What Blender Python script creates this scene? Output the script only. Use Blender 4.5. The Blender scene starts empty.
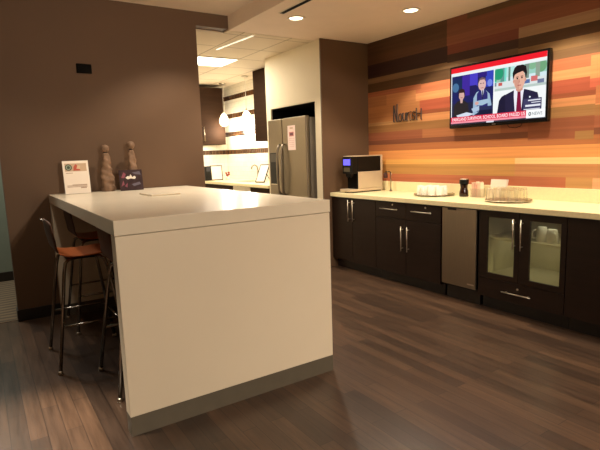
import bpy, bmesh, math, random
from mathutils import Vector, Matrix
random.seed(7)
PI = math.pi
SC = bpy.context.scene
COL = SC.collection

# ------------------------------------------------------------------ colour / materials
def lin(c):
    out = []
    for v in c[:3]:
        v = v / 255.0
        out.append(v / 12.92 if v <= 0.04045 else ((v + 0.055) / 1.055) ** 2.4)
    return (out[0], out[1], out[2], 1.0)

def new_mat(name):
    m = bpy.data.materials.new(name)
    m.use_nodes = True
    nt = m.node_tree
    return m, nt, nt.nodes['Principled BSDF']

def mat(name, rgb, rough=0.5, metal=0.0, spec=0.5, var=0.06, scale=12.0, bump=0.0, coat=0.0, stretch=(1, 1, 1), emit=None, estr=0.0):
    """plain surface with a little procedural colour variation"""
    m, nt, p = new_mat(name)
    N, L = nt.nodes, nt.links
    tc = N.new('ShaderNodeTexCoord')
    mp = N.new('ShaderNodeMapping'); mp.inputs['Scale'].default_value = stretch
    L.new(tc.outputs['Object'], mp.inputs['Vector'])
    nz = N.new('ShaderNodeTexNoise'); nz.inputs['Scale'].default_value = scale; nz.inputs['Detail'].default_value = 4
    L.new(mp.outputs[0], nz.inputs['Vector'])
    rp = N.new('ShaderNodeValToRGB')
    c = lin(rgb)
    rp.color_ramp.elements[0].position = 0.3; rp.color_ramp.elements[1].position = 0.7
    rp.color_ramp.elements[0].color = tuple(max(0, v * (1 - var)) for v in c[:3]) + (1,)
    rp.color_ramp.elements[1].color = tuple(min(1, v * (1 + var)) for v in c[:3]) + (1,)
    L.new(nz.outputs['Fac'], rp.inputs['Fac'])
    L.new(rp.outputs['Color'], p.inputs['Base Color'])
    p.inputs['Roughness'].default_value = rough
    p.inputs['Metallic'].default_value = metal
    p.inputs['Specular IOR Level'].default_value = spec
    p.inputs['Coat Weight'].default_value = coat
    if bump:
        b = N.new('ShaderNodeBump'); b.inputs['Strength'].default_value = bump; b.inputs['Distance'].default_value = 0.01
        L.new(nz.outputs['Fac'], b.inputs['Height']); L.new(b.outputs[0], p.inputs['Normal'])
    if emit:
        p.inputs['Emission Color'].default_value = lin(emit); p.inputs['Emission Strength'].default_value = estr
    return m

def emis(name, rgb, s):
    m, nt, p = new_mat(name)
    p.inputs['Base Color'].default_value = (0, 0, 0, 1)
    p.inputs['Roughness'].default_value = 0.3
    p.inputs['Specular IOR Level'].default_value = 0.1
    p.inputs['Emission Color'].default_value = lin(rgb)
    p.inputs['Emission Strength'].default_value = s
    return m

def glass_mat(name, tint=(255, 255, 255), white=0.06, gl=0.12):
    m = bpy.data.materials.new(name); m.use_nodes = True
    nt = m.node_tree; N, L = nt.nodes, nt.links
    N.clear()
    out = N.new('ShaderNodeOutputMaterial')
    tr = N.new('ShaderNodeBsdfTransparent'); tr.inputs[0].default_value = lin(tint)
    g = N.new('ShaderNodeBsdfGlossy'); g.inputs['Roughness'].default_value = 0.05
    df = N.new('ShaderNodeBsdfDiffuse'); df.inputs[0].default_value = (.9, .88, .82, 1)
    lw = N.new('ShaderNodeLayerWeight'); lw.inputs['Blend'].default_value = gl
    m1 = N.new('ShaderNodeMixShader'); m2 = N.new('ShaderNodeMixShader')
    L.new(lw.outputs['Facing'], m1.inputs[0]); L.new(tr.outputs[0], m1.inputs[1]); L.new(g.outputs[0], m1.inputs[2])
    m2.inputs[0].default_value = white
    L.new(m1.outputs[0], m2.inputs[1]); L.new(df.outputs[0], m2.inputs[2])
    L.new(m2.outputs[0], out.inputs[0])
    return m

def tumbler_mat():
    m = bpy.data.materials.new('tumbler glass'); m.use_nodes = True
    nt = m.node_tree; N, L = nt.nodes, nt.links; N.clear()
    out = N.new('ShaderNodeOutputMaterial'); tr = N.new('ShaderNodeBsdfTransparent'); tr.inputs[0].default_value = (.99, .985, .97, 1)
    g = N.new('ShaderNodeBsdfGlass'); g.inputs['IOR'].default_value = 1.35; g.inputs['Roughness'].default_value = .03
    nz = N.new('ShaderNodeTexNoise'); nz.inputs['Scale'].default_value = 30
    rp = N.new('ShaderNodeMapRange'); rp.inputs[3].default_value = .12; rp.inputs[4].default_value = .45; L.new(nz.outputs['Fac'], rp.inputs[0])
    mx = N.new('ShaderNodeMixShader'); L.new(rp.outputs[0], mx.inputs[0]); L.new(tr.outputs[0], mx.inputs[1]); L.new(g.outputs[0], mx.inputs[2])
    L.new(mx.outputs[0], out.inputs[0]); return m

def floor_mat():
    m, nt, p = new_mat('dark plank floor')
    N, L = nt.nodes, nt.links
    tc = N.new('ShaderNodeTexCoord')
    mp = N.new('ShaderNodeMapping'); mp.inputs['Rotation'].default_value = (0, 0, PI / 2)
    L.new(tc.outputs['Object'], mp.inputs['Vector'])
    br = N.new('ShaderNodeTexBrick')
    br.offset = 0.37; br.offset_frequency = 2
    br.inputs['Scale'].default_value = 1.0
    br.inputs['Brick Width'].default_value = 0.9; br.inputs['Row Height'].default_value = 0.083
    br.inputs['Mortar Size'].default_value = 0.0015; br.inputs['Mortar Smooth'].default_value = 0.1
    br.inputs['Bias'].default_value = 0.0
    br.inputs['Color1'].default_value = lin(FLOOR1); br.inputs['Color2'].default_value = lin(FLOOR2)
    br.inputs['Mortar'].default_value = lin(FLOORM)
    L.new(mp.outputs[0], br.inputs['Vector'])
    mp2 = N.new('ShaderNodeMapping'); mp2.inputs['Scale'].default_value = (22, 1.6, 1)
    L.new(tc.outputs['Object'], mp2.inputs['Vector'])
    nz = N.new('ShaderNodeTexNoise'); nz.inputs['Scale'].default_value = 1.4; nz.inputs['Detail'].default_value = 8; nz.inputs['Roughness'].default_value = 0.65
    L.new(mp2.outputs[0], nz.inputs['Vector'])
    rp = N.new('ShaderNodeValToRGB')
    rp.color_ramp.elements[0].position = 0.32; rp.color_ramp.elements[0].color = (.6, .6, .6, 1)
    rp.color_ramp.elements[1].position = 0.72; rp.color_ramp.elements[1].color = (1.3, 1.27, 1.22, 1)
    L.new(nz.outputs['Fac'], rp.inputs[0])
    mx = N.new('ShaderNodeMix'); mx.data_type = 'RGBA'; mx.blend_type = 'MULTIPLY'; mx.inputs[0].default_value = 1
    L.new(br.outputs['Color'], mx.inputs[6]); L.new(rp.outputs[0], mx.inputs[7])
    L.new(mx.outputs[2], p.inputs['Base Color'])
    rr = N.new('ShaderNodeMapRange'); rr.inputs[3].default_value = 0.24; rr.inputs[4].default_value = 0.4
    L.new(nz.outputs['Fac'], rr.inputs[0]); L.new(rr.outputs[0], p.inputs['Roughness'])
    b = N.new('ShaderNodeBump'); b.inputs['Strength'].default_value = 0.12; b.inputs['Distance'].default_value = 0.004
    L.new(nz.outputs['Fac'], b.inputs['Height']); L.new(b.outputs[0], p.inputs['Normal'])
    return m

def grid_mat(name, base, line, sx, sy, ox, oy, lw, axes=('X', 'Y'), rough=0.8, emit=0):
    """tee-bar ceiling: square grid of thin lines"""
    m, nt, p = new_mat(name); N, L = nt.nodes, nt.links
    tc = N.new('ShaderNodeTexCoord'); sp = N.new('ShaderNodeSeparateXYZ'); L.new(tc.outputs['Object'], sp.inputs[0])
    facs = []
    for ax, s, o in ((axes[0], sx, ox), (axes[1], sy, oy)):
        a = N.new('ShaderNodeMath'); a.operation = 'SUBTRACT'; a.inputs[1].default_value = o - lw / 2
        L.new(sp.outputs[ax], a.inputs[0])
        f = N.new('ShaderNodeMath'); f.operation = 'FLOORED_MODULO'; f.inputs[1].default_value = s; L.new(a.outputs[0], f.inputs[0])
        c = N.new('ShaderNodeMath'); c.operation = 'LESS_THAN'; c.inputs[1].default_value = lw; L.new(f.outputs[0], c.inputs[0])
        facs.append(c)
    mxm = N.new('ShaderNodeMath'); mxm.operation = 'MAXIMUM'; L.new(facs[0].outputs[0], mxm.inputs[0]); L.new(facs[1].outputs[0], mxm.inputs[1])
    nz = N.new('ShaderNodeTexNoise'); nz.inputs['Scale'].default_value = 90; L.new(tc.outputs['Object'], nz.inputs['Vector'])
    rp = N.new('ShaderNodeValToRGB'); c = lin(base)
    rp.color_ramp.elements[0].color = tuple(v * .88 for v in c[:3]) + (1,); rp.color_ramp.elements[1].color = c
    L.new(nz.outputs['Fac'], rp.inputs[0])
    mx = N.new('ShaderNodeMix'); mx.data_type = 'RGBA'
    L.new(mxm.outputs[0], mx.inputs[0]); L.new(rp.outputs[0], mx.inputs[6]); mx.inputs[7].default_value = lin(line)
    L.new(mx.outputs[2], p.inputs['Base Color']); p.inputs['Roughness'].default_value = rough
    return m

def tile_mat():
    """white wall tile with rows of small brown mosaic"""
    m, nt, p = new_mat('white tile with brown rows'); N, L = nt.nodes, nt.links
    tc = N.new('ShaderNodeTexCoord'); sp = N.new('ShaderNodeSeparateXYZ'); L.new(tc.outputs['Object'], sp.inputs[0])
    ad = N.new('ShaderNodeMath'); ad.operation = 'ADD'; L.new(sp.outputs['X'], ad.inputs[0]); L.new(sp.outputs['Y'], ad.inputs[1])
    cb = N.new('ShaderNodeCombineXYZ'); L.new(ad.outputs[0], cb.inputs[0]); L.new(sp.outputs['Z'], cb.inputs[1])
    br = N.new('ShaderNodeTexBrick'); br.offset = 0.0; br.inputs['Scale'].default_value = 1
    br.inputs['Brick Width'].default_value = 0.07; br.inputs['Row Height'].default_value = 0.2
    br.inputs['Mortar Size'].default_value = 0.004
    br.inputs['Color1'].default_value = lin((58, 36, 22)); br.inputs['Color2'].default_value = lin((84, 54, 32)); br.inputs['Mortar'].default_value = lin((120, 96, 66))
    L.new(cb.outputs[0], br.inputs['Vector'])
    wt = N.new('ShaderNodeTexBrick'); wt.offset = 0.5; wt.inputs['Scale'].default_value = 1
    wt.inputs['Brick Width'].default_value = 0.15; wt.inputs['Row Height'].default_value = 0.0855; wt.inputs['Mortar Size'].default_value = 0.002
    wt.inputs['Color1'].default_value = lin((238, 232, 215)); wt.inputs['Color2'].default_value = lin((232, 226, 208)); wt.inputs['Mortar'].default_value = lin((205, 198, 180))
    L.new(cb.outputs[0], wt.inputs['Vector'])
    a = N.new('ShaderNodeMath'); a.operation = 'SUBTRACT'; a.inputs[1].default_value = 1.435; L.new(sp.outputs['Z'], a.inputs[0])
    f = N.new('ShaderNodeMath'); f.operation = 'FLOORED_MODULO'; f.inputs[1].default_value = 0.337; L.new(a.outputs[0], f.inputs[0])
    c = N.new('ShaderNodeMath'); c.operation = 'LESS_THAN'; c.inputs[1].default_value = 0.085; L.new(f.outputs[0], c.inputs[0])
    g = N.new('ShaderNodeMath'); g.operation = 'GREATER_THAN'; g.inputs[1].default_value = 1.40; L.new(sp.outputs['Z'], g.inputs[0])
    k = N.new('ShaderNodeMath'); k.operation = 'MULTIPLY'; L.new(c.outputs[0], k.inputs[0]); L.new(g.outputs[0], k.inputs[1])
    mx = N.new('ShaderNodeMix'); mx.data_type = 'RGBA'
    L.new(k.outputs[0], mx.inputs[0]); L.new(wt.outputs[0], mx.inputs[6]); L.new(br.outputs[0], mx.inputs[7])
    L.new(mx.outputs[2], p.inputs['Base Color']); p.inputs['Roughness'].default_value = 0.25
    return m

def mural_mat():
    m, nt, p = new_mat('striped mural wallcovering'); N, L = nt.nodes, nt.links
    at = N.new('ShaderNodeVertexColor'); at.layer_name = 'Col'
    tc = N.new('ShaderNodeTexCoord'); mp = N.new('ShaderNodeMapping'); mp.inputs['Scale'].default_value = (1, .6, 26)
    L.new(tc.outputs['Object'], mp.inputs[0])
    nz = N.new('ShaderNodeTexNoise'); nz.inputs['Scale'].default_value = 1.5; nz.inputs['Detail'].default_value = 5
    L.new(mp.outputs[0], nz.inputs['Vector'])
    rp = N.new('ShaderNodeValToRGB'); rp.color_ramp.elements[0].position = .3; rp.color_ramp.elements[1].position = .7
    rp.color_ramp.elements[0].color = (.86, .84, .82, 1); rp.color_ramp.elements[1].color = (1.1, 1.1, 1.08, 1)
    L.new(nz.outputs['Fac'], rp.inputs[0])
    mx = N.new('ShaderNodeMix'); mx.data_type = 'RGBA'; mx.blend_type = 'MULTIPLY'; mx.inputs[0].default_value = 1
    L.new(at.outputs[0], mx.inputs[6]); L.new(rp.outputs[0], mx.inputs[7])
    L.new(mx.outputs[2], p.inputs['Base Color']); p.inputs['Roughness'].default_value = 0.5; p.inputs['Specular IOR Level'].default_value = .3
    return m

def carpet_mat():
    m, nt, p = new_mat('ribbed grey carpet'); N, L = nt.nodes, nt.links
    tc = N.new('ShaderNodeTexCoord'); wv = N.new('ShaderNodeTexWave'); wv.bands_direction = 'Y'
    wv.inputs['Scale'].default_value = 3.2; wv.inputs['Distortion'].default_value = 1.5; wv.inputs['Detail'].default_value = 3
    L.new(tc.outputs['Object'], wv.inputs['Vector'])
    rp = N.new('ShaderNodeValToRGB'); rp.color_ramp.elements[0].color = lin((74, 62, 48)); rp.color_ramp.elements[1].color = lin((112, 96, 74))
    L.new(wv.outputs['Fac'], rp.inputs[0]); L.new(rp.outputs[0], p.inputs['Base Color']); p.inputs['Roughness'].default_value = 1
    return m

FLOOR1, FLOOR2, FLOORM = (84, 63, 48), (56, 42, 33), (26, 19, 15)
M = {}
M['floor'] = floor_mat()
M['carpet'] = carpet_mat()
M['brown_wall'] = mat('brown wall paint', (95, 69, 46), .65, var=.03, scale=3, bump=.02)
M['white_wall'] = mat('cream wall paint', (226, 214, 188), .7, var=.02, scale=3)
M['grey_wall'] = mat('grey green wall paint', (120, 128, 112), .8, var=.03)
M['ceil'] = mat('painted ceiling', (244, 226, 208), .8, var=.02, scale=5)
M['tileceil'] = grid_mat('tee bar ceiling', (232, 216, 192), (172, 154, 126), .605, .605, 2.57, 6.25, .018)
M['tile'] = tile_mat()
M['mural'] = mural_mat()
M['base_black'] = mat('black skirting', (30, 24, 20), .4, var=.1)
M['solid_white'] = mat('warm white solid surface', (232, 220, 198), .25, var=.02, scale=4)
M['panel_white'] = mat('warm white laminate panel', (232, 218, 194), .38, var=.02, scale=2)
M['plinth'] = mat('dark grey plinth', (100, 92, 78), .45, metal=.1, var=.06)
M['espresso'] = mat('espresso wood laminate', (32, 20, 14), .38, var=.18, scale=3, stretch=(1, 1, 9), spec=.22)
M['espresso_d'] = mat('dark toe kick', (22, 16, 13), .5, var=.1)
M['kitchen_wood'] = mat('brown cabinet laminate', (50, 33, 21), .7, var=.15, scale=3, stretch=(1, 1, 8), spec=.1)
M['quartz'] = mat('cream quartz', (240, 226, 180), .3, var=.04, scale=60)
M['chrome'] = mat('polished chrome', (150, 142, 132), .2, 1.0, var=.02)
M['nickel'] = mat('brushed nickel', (205, 196, 180), .3, 1.0, var=.05, scale=30)
M['steel'] = mat('stainless steel', (140, 129, 114), .36, 1.0, var=.06, scale=6, stretch=(40, 40, 1))
M['steel_side'] = mat('grey fridge side', (128, 116, 100), .5, .3)
M['black'] = mat('black plastic', (10, 9, 9), .4, spec=.25, var=.1)
M['black_matte'] = mat('matte black', (12, 10, 9), .8, var=.1, spec=.1)
M['silver'] = mat('silver plastic', (205, 188, 162), .35, .25, var=.02)
M['wood_shell'] = mat('orange bent plywood', (190, 104, 56), .32, var=.12, scale=4, stretch=(3, 22, 3))
M['wood_dark'] = mat('walnut ply back', (84, 50, 30), .6, var=.14, scale=4, stretch=(3, 22, 3))
M['stone'] = mat('grey brown carved stone', (128, 100, 78), .7, var=.3, scale=22, bump=.5)
M['paper'] = mat('white paper', (240, 228, 214), .6, var=.02)
M['porcelain'] = mat('white porcelain', (246, 240, 226), .25, var=.01)
M['glass'] = glass_mat('clear glass', (253, 252, 248), .05, .12)
M['tumbler'] = tumbler_mat()
M['pane'] = glass_mat('cabinet glass', (238, 240, 226), .035, .06)
M['cream_in'] = mat('cream cabinet interior', (216, 208, 174), .6, var=.02)
M['tray'] = mat('silver tray metal', (190, 180, 160), .22, 1.0, var=.03)
M['sauce'] = mat('dark brown liquid glass', (36, 16, 10), .12, var=.2)
M['packet'] = mat('pink paper packets', (238, 190, 170), .6, var=.12, scale=40, stretch=(1, 18, .2))
M['can_white'] = mat('white trim ring', (235, 225, 205), .5)
M['lens'] = emis('downlight lens', (255, 236, 200), 4)
M['troffer'] = emis('fluorescent diffuser', (255, 240, 214), 3)
M['strip_highlight'] = emis('painted highlight strip', (255, 232, 190), .5)  # glow imitates light reflected off a ceiling tee bar
M['globe'] = emis('pendant glass lit', (255, 228, 175), 2.5)
M['sign_metal'] = mat('dark brushed letters', (70, 54, 48), .4, .5)
M['bezel'] = mat('tv bezel', (10, 9, 9), .22)

# ------------------------------------------------------------------ mesh builder
class MB:
    def __init__(s): s.v, s.f, s.mi = [], [], []
    def add(s, vs, fs, mi=0):
        o = len(s.v); s.v += [tuple(v) for v in vs]
        for f in fs: s.f.append(tuple(o + i for i in f)); s.mi.append(mi)
        return s
    def box(s, x0, x1, y0, y1, z0, z1, mi=0):
        vs = [(x, y, z) for z in (z0, z1) for y in (y0, y1) for x in (x0, x1)]
        return s.add(vs, [(0, 2, 3, 1), (4, 5, 7, 6), (0, 1, 5, 4), (2, 6, 7, 3), (0, 4, 6, 2), (1, 3, 7, 5)], mi)
    def quad(s, a, b, c, d, mi=0): return s.add([a, b, c, d], [(0, 1, 2, 3)], mi)
    def tube(s, pts, r, n=10, mi=0, cap=True):
        pts = [Vector(p) for p in pts]; k = len(pts)
        rs = r if isinstance(r, (list, tuple)) else [r] * k
        t = [(pts[min(i + 1, k - 1)] - pts[max(i - 1, 0)]).normalized() for i in range(k)]
        up = Vector((0, 0, 1)) if abs(t[0].z) < .9 else Vector((1, 0, 0))
        nx = t[0].cross(up).normalized(); vs = []
        for i in range(k):
            nx = (nx - t[i] * nx.dot(t[i])).normalized(); ny = t[i].cross(nx)
            for j in range(n):
                a = 2 * PI * j / n
                vs.append(pts[i] + (nx * math.cos(a) + ny * math.sin(a)) * rs[i])
        fs = [(i * n + j, i * n + (j + 1) % n, (i + 1) * n + (j + 1) % n, (i + 1) * n + j) for i in range(k - 1) for j in range(n)]
        if cap: fs += [tuple(range(n))[::-1], tuple((k - 1) * n + j for j in range(n))]
        return s.add(vs, fs, mi)
    def lathe(s, prof, n=24, mi=0, c=(0, 0, 0), sx=1, sy=1, twist=None):
        vs = []
        for (r, z) in prof:
            for j in range(n):
                a = 2 * PI * j / n; rr = r * (twist(a, z) if twist else 1)
                vs.append((c[0] + rr * sx * math.cos(a), c[1] + rr * sy * math.sin(a), c[2] + z))
        k = len(prof)
        fs = [(i * n + j, i * n + (j + 1) % n, (i + 1) * n + (j + 1) % n, (i + 1) * n + j) for i in range(k - 1) for j in range(n)]
        if prof[0][0] > 1e-6: fs.append(tuple(range(n))[::-1])
        if prof[-1][0] > 1e-6: fs.append(tuple((k - 1) * n + j for j in range(n)))
        return s.add(vs, fs, mi)
    def prism(s, poly, h0, h1, plane='xy', mi=0):
        def P(a, b, h): return {'xy': (a, b, h), 'xz': (a, h, b), 'yz': (h, a, b)}[plane]
        n = len(poly); vs = [P(a, b, h0) for a, b in poly] + [P(a, b, h1) for a, b in poly]
        fs = [tuple(range(n))[::-1], tuple(range(n, 2 * n))] + [(i, (i + 1) % n, n + (i + 1) % n, n + i) for i in range(n)]
        return s.add(vs, fs, mi)
    def mesh(s, m):
        me = bpy.data.meshes.new('m'); me.from_pydata(s.v, [], s.f)
        for i in s.mi: pass
        for p, i in zip(me.polygons, s.mi): p.material_index = i
        b = bmesh.new(); b.from_mesh(me); bmesh.ops.remove_doubles(b, verts=b.verts, dist=1e-6)
        bmesh.ops.recalc_face_normals(b, faces=b.faces); b.to_mesh(me); b.free()
        for x in (m if isinstance(m, (list, tuple)) else [m]): me.materials.append(x)
        return me
    def build(s, name, m, parent=None, bevel=0.0, smooth=False, seg=2, kind=None):
        me = s.mesh(m); me.name = name
        o = bpy.data.objects.new(name, me); COL.objects.link(o)
        if smooth:
            for p in me.polygons: p.use_smooth = True
        if parent: o.parent = parent
        if bevel:
            md = o.modifiers.new('bevel', 'BEVEL'); md.width = bevel; md.segments = seg; md.limit_method = 'ANGLE'; md.angle_limit = math.radians(40)
        if kind: o['kind'] = kind
        return o

def autosmooth(o, ang=40):
    me = o.data
    for p in me.polygons: p.use_smooth = True
    b = bmesh.new(); b.from_mesh(me)
    for e in b.edges:
        if len(e.link_faces) == 2 and e.calc_face_angle(0) > math.radians(ang): e.smooth = False
    b.to_mesh(me); b.free()
    return o

def tag(o, label, cat, group=None):
    o['label'] = label; o['category'] = cat
    if group: o['group'] = group
    return o

def thing(name, label, cat, loc=(0, 0, 0), rz=0, group=None):
    o = bpy.data.objects.new(name, None); COL.objects.link(o); o.empty_display_size = .1
    o.location = loc; o.rotation_euler = (0, 0, rz)
    return tag(o, label, cat, group)

def dup(root, loc, rz=None, label=None):
    r = root.copy(); COL.objects.link(r); r.location = loc
    if rz is not None: r.rotation_euler = (0, 0, rz)
    if label: r['label'] = label
    for ch in list(root.children):
        c = ch.copy(); COL.objects.link(c); c.parent = r
        for g in list(ch.children):
            d = g.copy(); COL.objects.link(d); d.parent = c
    return r

def text_polys(txt, size, bold=0.0):
    """text as flat (verts, faces) in its own xy plane, and its width"""
    cu = bpy.data.curves.new('t', 'FONT'); cu.body = txt; cu.size = size; cu.resolution_u = 2; cu.offset = bold
    o = bpy.data.objects.new('t', cu); COL.objects.link(o)
    dg = bpy.context.evaluated_depsgraph_get(); dg.update()
    me = o.evaluated_get(dg).to_mesh()
    vs = [tuple(v.co) for v in me.vertices]; fs = [tuple(p.vertices) for p in me.polygons]
    o.evaluated_get(dg).to_mesh_clear()
    bpy.data.objects.remove(o); bpy.data.curves.remove(cu)
    w = max([v[0] for v in vs]) if vs else 0
    return vs, fs, w

# ------------------------------------------------------------------ the setting
ZC, ZH, ZT = 2.715, 2.862, 2.712
YW = 4.92                                     # brown back wall
XM = 4.197                                    # mural wall
S = dict(kind='structure')
MB().box(-2.6, 4.35, -4.8, 4.965, -.1, 0).box(1.95, 4.35, 4.965, 9.0, -.1, 0).build('floor', M['floor'], **S)
MB().box(-2.6, 1.95, 4.965, 6.95, -.1, .004).build('floor_carpet', M['carpet'], **S)
MB().box(.18, 2.02, YW, YW + .13, 0, ZH).box(2.02, 2.385, YW, YW + .13, ZC + .012, ZH).build('wall_back', M['brown_wall'], **S)
MB().box(.178, 2.02, YW - .012, YW - .0005, 0.0, .105).box(.17, .1795, YW - .012, YW + .13, 0, .105).build('baseboard_back', M['base_black'], bevel=.003, **S)
MB().box(-2.6, 2.385, -4.8, 6.95, ZH, ZH + .1).build('ceiling', M['ceil'], **S)
MB().box(2.385, 4.35, -4.8, YW + .0, ZC, ZH + .1).build('ceiling_lower', M['ceil'], **S)
MB().box(1.95, 4.35, YW + .132, 9.0, ZT, ZT + .1).box(2.386, 4.35, YW + .0005, YW + .132, ZT, ZT + .1).build('ceiling_kitchen', M['tileceil'], **S)
# mural wall as a grid of coloured cells
def mural():
    R = []
    def r(z0, z1, c, y0=-4.8, y1=4.78): R.append((z0, z1, y0, y1, c))
    r(0, 1.0, (200, 150, 90)); r(2.54, 2.72, (96, 58, 32)); r(2.54, 2.72, (138, 74, 44), -4.8, 3.55); r(2.66, 2.72, (108, 74, 40), -4.8, 3.3)
    r(2.45, 2.54, (104, 62, 36)); r(2.45, 2.54, (148, 80, 48), -4.8, 3.55)
    r(2.29, 2.45, (64, 34, 30)); r(2.36, 2.45, (136, 60, 40), 2.74, 3.54); r(2.28, 2.36, (78, 44, 32), 2.74, 3.54)
    r(2.36, 2.45, (176, 132, 92), -4.8, 2.74); r(2.27, 2.36, (96, 62, 36), -4.8, 2.74)
    r(2.225, 2.29, (136, 98, 60), 3.54, 4.78); r(2.225, 2.28, (136, 98, 60), 2.74, 3.54)
    r(2.115, 2.225, (98, 64, 34)); r(2.19, 2.27, (158, 112, 60), -4.8, 2.74); r(2.11, 2.19, (138, 96, 54), -4.8, 2.74)
    r(2.02, 2.115, (214, 112, 62)); r(2.065, 2.12, (190, 98, 56), 3.9, 4.78)
    r(1.94, 2.02, (240, 152, 82)); r(1.94, 2.065, (196, 118, 62), 4.45, 4.78); r(1.94, 2.065, (216, 130, 68), 3.98, 4.45)
    r(1.78, 1.94, (206, 88, 54)); r(1.78, 1.94, (206, 124, 62), 3.92, 4.78); r(1.79, 1.83, (176, 84, 46), -4.8, 3.92)
    r(1.92, 2.10, (222, 152, 78), -4.8, 2.10); r(1.85, 1.92, (232, 100, 64), -4.8, 2.10)
    r(1.71, 1.79, (232, 144, 78)); r(1.71, 1.75, (214, 152, 88), 3.92, 4.78); r(1.75, 1.79, (206, 126, 64), 3.92, 4.78)
    r(1.625, 1.71, (176, 114, 56)); r(1.53, 1.625, (174, 90, 54)); r(1.53, 1.625, (196, 112, 60), 2.9, 3.88); r(1.475, 1.53, (140, 74, 46))
    r(1.40, 1.475, (194, 106, 50)); r(1.295, 1.40, (243, 148, 66)); r(1.24, 1.295, (250, 174, 72)); r(1.24, 1.295, (252, 200, 120), -4.8, 2.74)
    r(1.125, 1.24, (204, 138, 60)); r(1.125, 1.24, (208, 132, 70), -4.8, 2.74); r(1.0, 1.125, (198, 100, 58))
    r(1.0, 1.125, (202, 140, 72), 2.04, 2.26); r(1.0, 1.125, (232, 160, 104), -4.8, 2.04)
    r(1.63, 1.72, (176, 118, 60), 2.05, 2.62); r(1.45, 1.63, (164, 84, 48), 2.05, 2.62); r(1.44, 1.51, (174, 118, 56), 2.05, 2.2)
    r(1.72, 1.86, (214, 120, 64), -4.8, 2.05); r(1.51, 1.72, (196, 120, 64), -4.8, 1.9)
    zs = sorted({round(v, 4) for q in R for v in q[:2]}); ys = sorted({round(v, 4) for q in R for v in q[2:4]})
    vs = [(XM, y, z) for z in zs for y in ys]; n = len(ys); fs, cs = [], []
    for i in range(len(zs) - 1):
        for j in range(n - 1):
            zc, yc = (zs[i] + zs[i + 1]) / 2, (ys[j] + ys[j + 1]) / 2; c = (120, 80, 50)
            for q in R:
                if q[0] < zc < q[1] and q[2] < yc < q[3]: c = q[4]
            fs.append((i * n + j, (i + 1) * n + j, (i + 1) * n + j + 1, i * n + j + 1))
            lu = .35 * c[0] + .5 * c[1] + .15 * c[2]; cs.append(lin([lu + (v - lu) * .76 for v in c]))
    # back of the wall slab
    o = len(vs); X2 = XM + .12
    vs += [(XM, -4.8, 0), (XM, 4.78, 0), (XM, 4.78, 2.72), (XM, -4.8, 2.72), (X2, -4.8, 0), (X2, 4.78, 0), (X2, 4.78, 2.72), (X2, -4.8, 2.72)]
    fs += [(o + 4, o + 5, o + 6, o + 7), (o, o + 4, o + 7, o + 3), (o + 3, o + 7, o + 6, o + 2)]; cs += [(.3, .2, .1, 1)] * 3
    me = bpy.data.meshes.new('wall_right'); me.from_pydata(vs, [], fs)
    ca = me.color_attributes.new('Col', 'FLOAT_COLOR', 'CORNER')
    for p, c in zip(me.polygons, cs):
        for li in p.loop_indices: ca.data[li].color = c
    me.materials.append(M['mural'])
    ob = bpy.data.objects.new('wall_right', me); COL.objects.link(ob); ob['kind'] = 'structure'
mural()
MB().box(3.476, 4.35, 4.78, 4.80, 0, ZC - .001).build('wall_pillar', M['brown_wall'], **S)
# cream wall around the fridge alcove, its face at X = 3.50
XQ = 3.49
aw = MB()
aw.box(XQ, 4.35, 4.801, 4.94, 0, ZC - .003)
aw.box(XQ, 4.35, 4.94, 6.0, 2.02, ZC - .005)
aw.box(XQ, 4.35, 6.0, 6.12, 0, ZC - .005)
aw.build('wall_kitchen', M['white_wall'], **S)
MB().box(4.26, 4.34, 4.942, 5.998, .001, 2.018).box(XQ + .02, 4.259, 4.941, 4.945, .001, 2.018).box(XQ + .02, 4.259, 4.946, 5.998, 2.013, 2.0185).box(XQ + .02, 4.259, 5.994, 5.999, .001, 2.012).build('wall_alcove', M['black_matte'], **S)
MB().box(4.15, 4.35, 6.121, 9.0, 0, ZT).box(1.95, 4.15, 8.9, 9.0, 0, ZT).build('wall_tile', M['tile'], **S)
MB().box(1.95, 2.02, YW + .131, 8.899, 0, ZT - .001).build('wall_kitchen_left', M['white_wall'], **S)
MB().box(-2.7, 1.949, 6.75, 6.9, .005, ZH).build('wall_corridor', M['grey_wall'], **S)
MB().box(-2.6, 1.945, 6.735, 6.749, .005, .115).build('baseboard_corridor', M['base_black'], **S)
MB().box(-2.7, -2.6, -4.8, 6.74, 0, ZH).build('wall_left', M['brown_wall'], **S)
MB().box(-2.7, 4.35, -4.9, -4.801, 0, ZH + .05).build('wall_front', M['brown_wall'], **S)

# ------------------------------------------------------------------ island
IX0, IX1, IY0, IY1, IT, IS, IP = .517, 1.806, 2.424, 4.905, 1.113, 1.034, .104
isl = thing('island_bar', 'tall white island bar with waterfall end panel in the middle of the room', 'island bar', (1.16, 3.66, 0))
def loc(mb, root):
    l = root.location
    mb.v = [(a - l[0], b - l[1], c - l[2]) for a, b, c in mb.v]
    return mb
loc(MB().box(IX0, IX1, IY0, IY1, IS + .003, IT), isl).build('countertop', M['solid_white'], isl, bevel=.003)
loc(MB().box(IX0 + .003, IX1 - .003, IY0 + .003, IY0 + .085, IP, IS), isl).build('end_panel', M['panel_white'], isl, bevel=.002)
loc(MB().box(IX0 + .003, IX1 - .003, IY1 - .085, IY1 - .003, IP, IS), isl).build('end_panel', M['panel_white'], isl, bevel=.002)
loc(MB().box(IX0 + .003, IX1 - .003, IY0 + .004, IY0 + .083, 0, IP), isl).build('plinth', M['plinth'], isl)
loc(MB().box(IX0 + .003, IX1 - .003, IY1 - .09, IY1 - .005, 0, IP), isl).build('plinth', M['plinth'], isl)
loc(MB().box(1.2, IX1 - .01, IY0 + .086, IY1 - .091, IP, IS), isl).build('cabinet_body', M['panel_white'], isl)
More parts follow.
